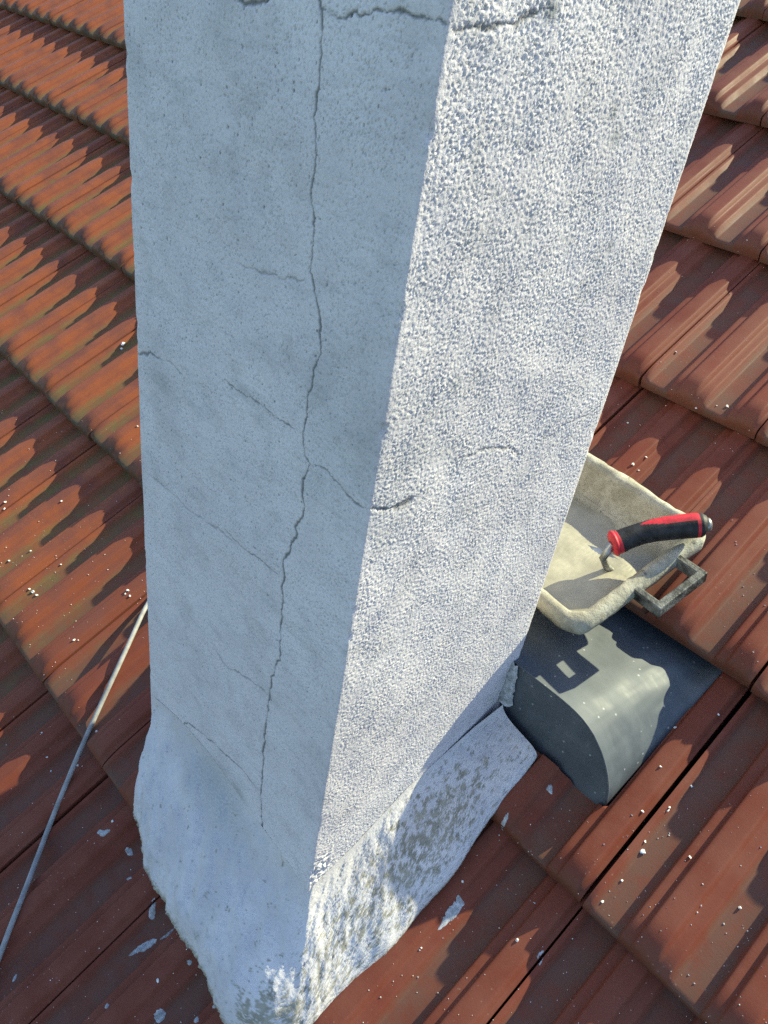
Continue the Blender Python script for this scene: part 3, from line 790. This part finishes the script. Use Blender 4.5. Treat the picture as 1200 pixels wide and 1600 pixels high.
# ------------------------------------------------------------------ trowel
MPD = TA@tn_-.028
foot = hitpl((954, 890), tn_, MPD)
tro = empty('trowel', foot); tag(tro, 'trowel with black and red rubber grip lying in the wet mortar', 'trowel')
depth = lambda q, d: (lambda r: r/np.linalg.norm(r)*d)(ray(q))
df = np.linalg.norm(foot)
neck = depth((961, 856), df-.026)
endp = hitpl((1101, 823), tn_, TA@tn_+.022)
de = np.linalg.norm(endp); dn = np.linalg.norm(neck)
gp_px = [(959.5, 849), (968, 846.5), (980, 841), (1000, 834), (1022, 828.5), (1045, 825), (1068, 822.5), (1086, 821), (1096, 820.5), (1101, 820.5), (1105, 821)]
tpar = [(q[0]-959.5)/(1105-959.5) for q in gp_px]
gpath = [depth(q, dn*(1-t)+de*t) for q, t in zip(gp_px, tpar)]
grad = [.0165, .0158, .0150, .0148, .0156, .0164, .0168, .0170, .0165, .0140, .0085]
NSg = 64
gpath_f = [np.array([np.interp(t, tpar, [g_[i] for g_ in gpath]) for i in range(3)]) for t in np.linspace(0, 1, 140)]
grad_f = np.interp(np.linspace(0, 1, 140), tpar, grad)
V, F = tube(gpath_f, [(r, r*.92) for r in grad_f], NSg)
V = np.array(V)
# face groups by position: red inlay along the top, red bands by neck and butt, black elsewhere
upv = -np.array(ray((1030, 825))); upv /= np.linalg.norm(upv); imgup = -CM[1]
tsp = np.linspace(0, 1, 140)
def split(faces):
    red, blk = [], []
    for f_ in faces:
        if len(f_) > 4: blk.append(f_); continue
        i = min(q//NSg for q in f_); t = tsp[i]; c = V[list(f_)].mean(0); ax = gpath_f[i]*.5+gpath_f[min(i+1, 139)]*.5
        d = c-ax; d /= np.linalg.norm(d); up = d@(imgup*.86+upv*.5)/np.linalg.norm(imgup*.86+upv*.5)
        r = (t < .055) or (.865 < t < .905) or (.26 < t < .90 and up > .80+.20*(1-sstep(.26, .62, t)))
        (red if r else blk).append(f_)
    return red, blk
red, blk = split(F)
def sub(name, faces, mat, par):
    ids = sorted({q for f_ in faces for q in f_}); mp = {q: i for i, q in enumerate(ids)}
    return mesh_obj(name, V[ids], [tuple(mp[q] for q in f_) for f_ in faces], mat, par)
grip = sub('grip', blk, BLACK, tro)
sub('red_inlay', red, RED, grip)
# flared red guard at the neck and steel butt
d0 = gpath_f[0]-gpath_f[9]; d0 /= np.linalg.norm(d0)
v, f = tube([gpath_f[3], gpath_f[0]+d0*.001, gpath_f[0]+d0*.0035], [.0160, .0172, .0140], 20); mesh_obj('guard', v, f, RED, grip)
de_ = gpath_f[-1]-gpath_f[-9]; de_ /= np.linalg.norm(de_)
v, f = tube([gpath_f[-5], gpath_f[-1]+de_*.002, gpath_f[-1]+de_*.005], [.0105, .0098, .006], 16); mesh_obj('butt_cap', v, f, STEEL, grip)
k0 = gpath_f[0]+d0*.002
v, f = tube([k0, k0*.55+foot*.45+d0*.012, foot+tn_*.008+d0*.006, foot-tn_*.001], [.0055, .0050, .0048, .0052], 12)
mesh_obj('shank', v, f, STEEL, tro)
# leaf blade lying in the mortar, pointing away from the grip
bd = hitpl((882, 862), tn_, MPD)-foot; bd /= np.linalg.norm(bd); bs_ = np.cross(tn_, bd)
outl = [(-.012, 0), (-.004, .022), (.02, .032), (.05, .030), (.08, .022), (.105, .011), (.118, 0)]
pts = outl+[(a, -b) for a, b in outl[-2:0:-1]]
V_ = [foot+bd*a+bs_*b-tn_*(.0025+.05*a) for a, b in pts]+[foot+bd*a+bs_*b-tn_*(.0045+.05*a) for a, b in pts]; nn_ = len(pts)
mesh_obj('blade', V_, [tuple(range(nn_)), tuple(range(nn_, 2*nn_))[::-1]]+[(k, nn_+k, nn_+(k+1) % nn_, (k+1) % nn_) for k in range(nn_)], STEEL, tro, smooth=False)

# ------------------------------------------------------------------ cable
cp = [np.array(p) for p in cable_pts]
cp = [cp[0]+(cp[0]-cp[4])*3]+cp
last = cp[-1]; dr = cp[-1]-cp[-6]; dr = dr/np.linalg.norm(dr)
side = np.array([-1.0, 0, 0])
cp += [last+dr*.05+RX*.015, last+dr*.11+RX*.06, last+dr*.17+RX*.13, last+dr*.24+RX*.21, last+dr*.36+RX*.27, last+dr*.55+RX*.30]
L = np.r_[0, np.cumsum([np.linalg.norm(b-a) for a, b in zip(cp[:-1], cp[1:])])]
ts2 = np.linspace(0, L[-1], 120); CPn = np.stack([np.interp(ts2, L, [c[i] for c in cp]) for i in range(3)], 1)
k = np.hanning(9); k /= k.sum(); CPs = CPn.copy()
for i in range(3): CPs[:, i] = np.convolve(np.pad(CPn[:, i], 4, 'edge'), k, 'valid')
CPs[:3] = CPn[:3]; CPs[-3:] = CPn[-3:]
v, f = tube(list(CPs), .0037, 12)
tag(mesh_obj('power_cable', v, f, CABLE, origin=CPs[60]), 'pale grey cable running down the tiles past the chimney', 'cable')

# ------------------------------------------------------------------ splashes, crumbs and specks of mortar
SPL_LABELS = {0: 'long club shaped white mortar smear on the tile right below the collar',
              1: 'short white mortar dab on the tile just below the metal flashing',
              2: 'thin white mortar streak at the tile corner touching the collar side',
              3: 'faint pink white mortar blot beside the wide dark tile seam',
              4: 'long ragged pale mortar smear on the shaded tiles off the collar front',
              5: 'thin trail of mortar dots joining the ragged smear to the collar',
              6: 'upright mortar drip hanging from the collar edge onto the shaded tile',
              7: 'round mortar splash on the shaded tile between cable and collar'}
for i, (V, Q) in enumerate(SPL):
    o = mesh_obj('mortar_splash', V, [tuple(q) for q in Q], SPLASH)
    if i in SPL_LABELS: tag(o, SPL_LABELS[i], 'mortar splash', 'mortar splashes on the tiles')
    else: tag(o, 'small pale mortar blot on the shaded tiles in front of the collar', 'mortar splash', 'mortar splashes on the tiles')
cm = []
for s in range(6):
    v, f = crumb_mesh('mortar_crumb', 1.0, s); me = bpy.data.meshes.new('mortar_crumb'); me.from_pydata(v, [], f); me.materials.append(CRUMB); cm.append(me)
for i, (p, nn, r) in enumerate(CR):
    o = bpy.data.objects.new('mortar_crumb', cm[i % 6]); col.objects.link(o)
    o.location = Vector(p+nn*r*.35+OFF); o.scale = (r*random.uniform(.8, 1.3), r*random.uniform(.7, 1.1), r*random.uniform(.45, .8)); o.rotation_euler = (random.uniform(-.4, .4), random.uniform(-.4, .4), random.uniform(0, 6))
    if r > .0055: tag(o, 'largest white mortar lump lying on the sunlit tiles beside the chimney', 'mortar crumb')
    elif p[0] < -.6: tag(o, 'small white mortar crumb on the weathered tiles along the cable side of the chimney', 'mortar crumb', 'crumbs on the cable side')
    elif p[1] > .9: tag(o, 'small white mortar crumb on the tiles above the mixing tub', 'mortar crumb', 'crumbs above the tub')
    else: tag(o, 'small white mortar crumb on the tiles below the metal flashing', 'mortar crumb', 'crumbs below the flashing')
V, F = [], []; sv, sf = crumb_mesh('s', 1.0, 3)
oct_v = [(1, 0, 0), (0, 1, 0), (-1, 0, 0), (0, -1, 0), (0, 0, 1), (0, 0, -1)]; oct_f = [(0, 1, 4), (1, 2, 4), (2, 3, 4), (3, 0, 4), (1, 0, 5), (2, 1, 5), (3, 2, 5), (0, 3, 5)]
for p, nn, r in specks:
    b = len(V)
    V += [p+nn*r*.3+np.array(q)*r*random.uniform(.7, 1.3) for q in oct_v]; F += [tuple(b+q for q in t) for t in oct_f]
tag(mesh_obj('mortar_specks', V, F, CRUMB, smooth=False), 'fine pale specks of mortar dust strewn over the tiles', 'mortar dust', kind='stuff')
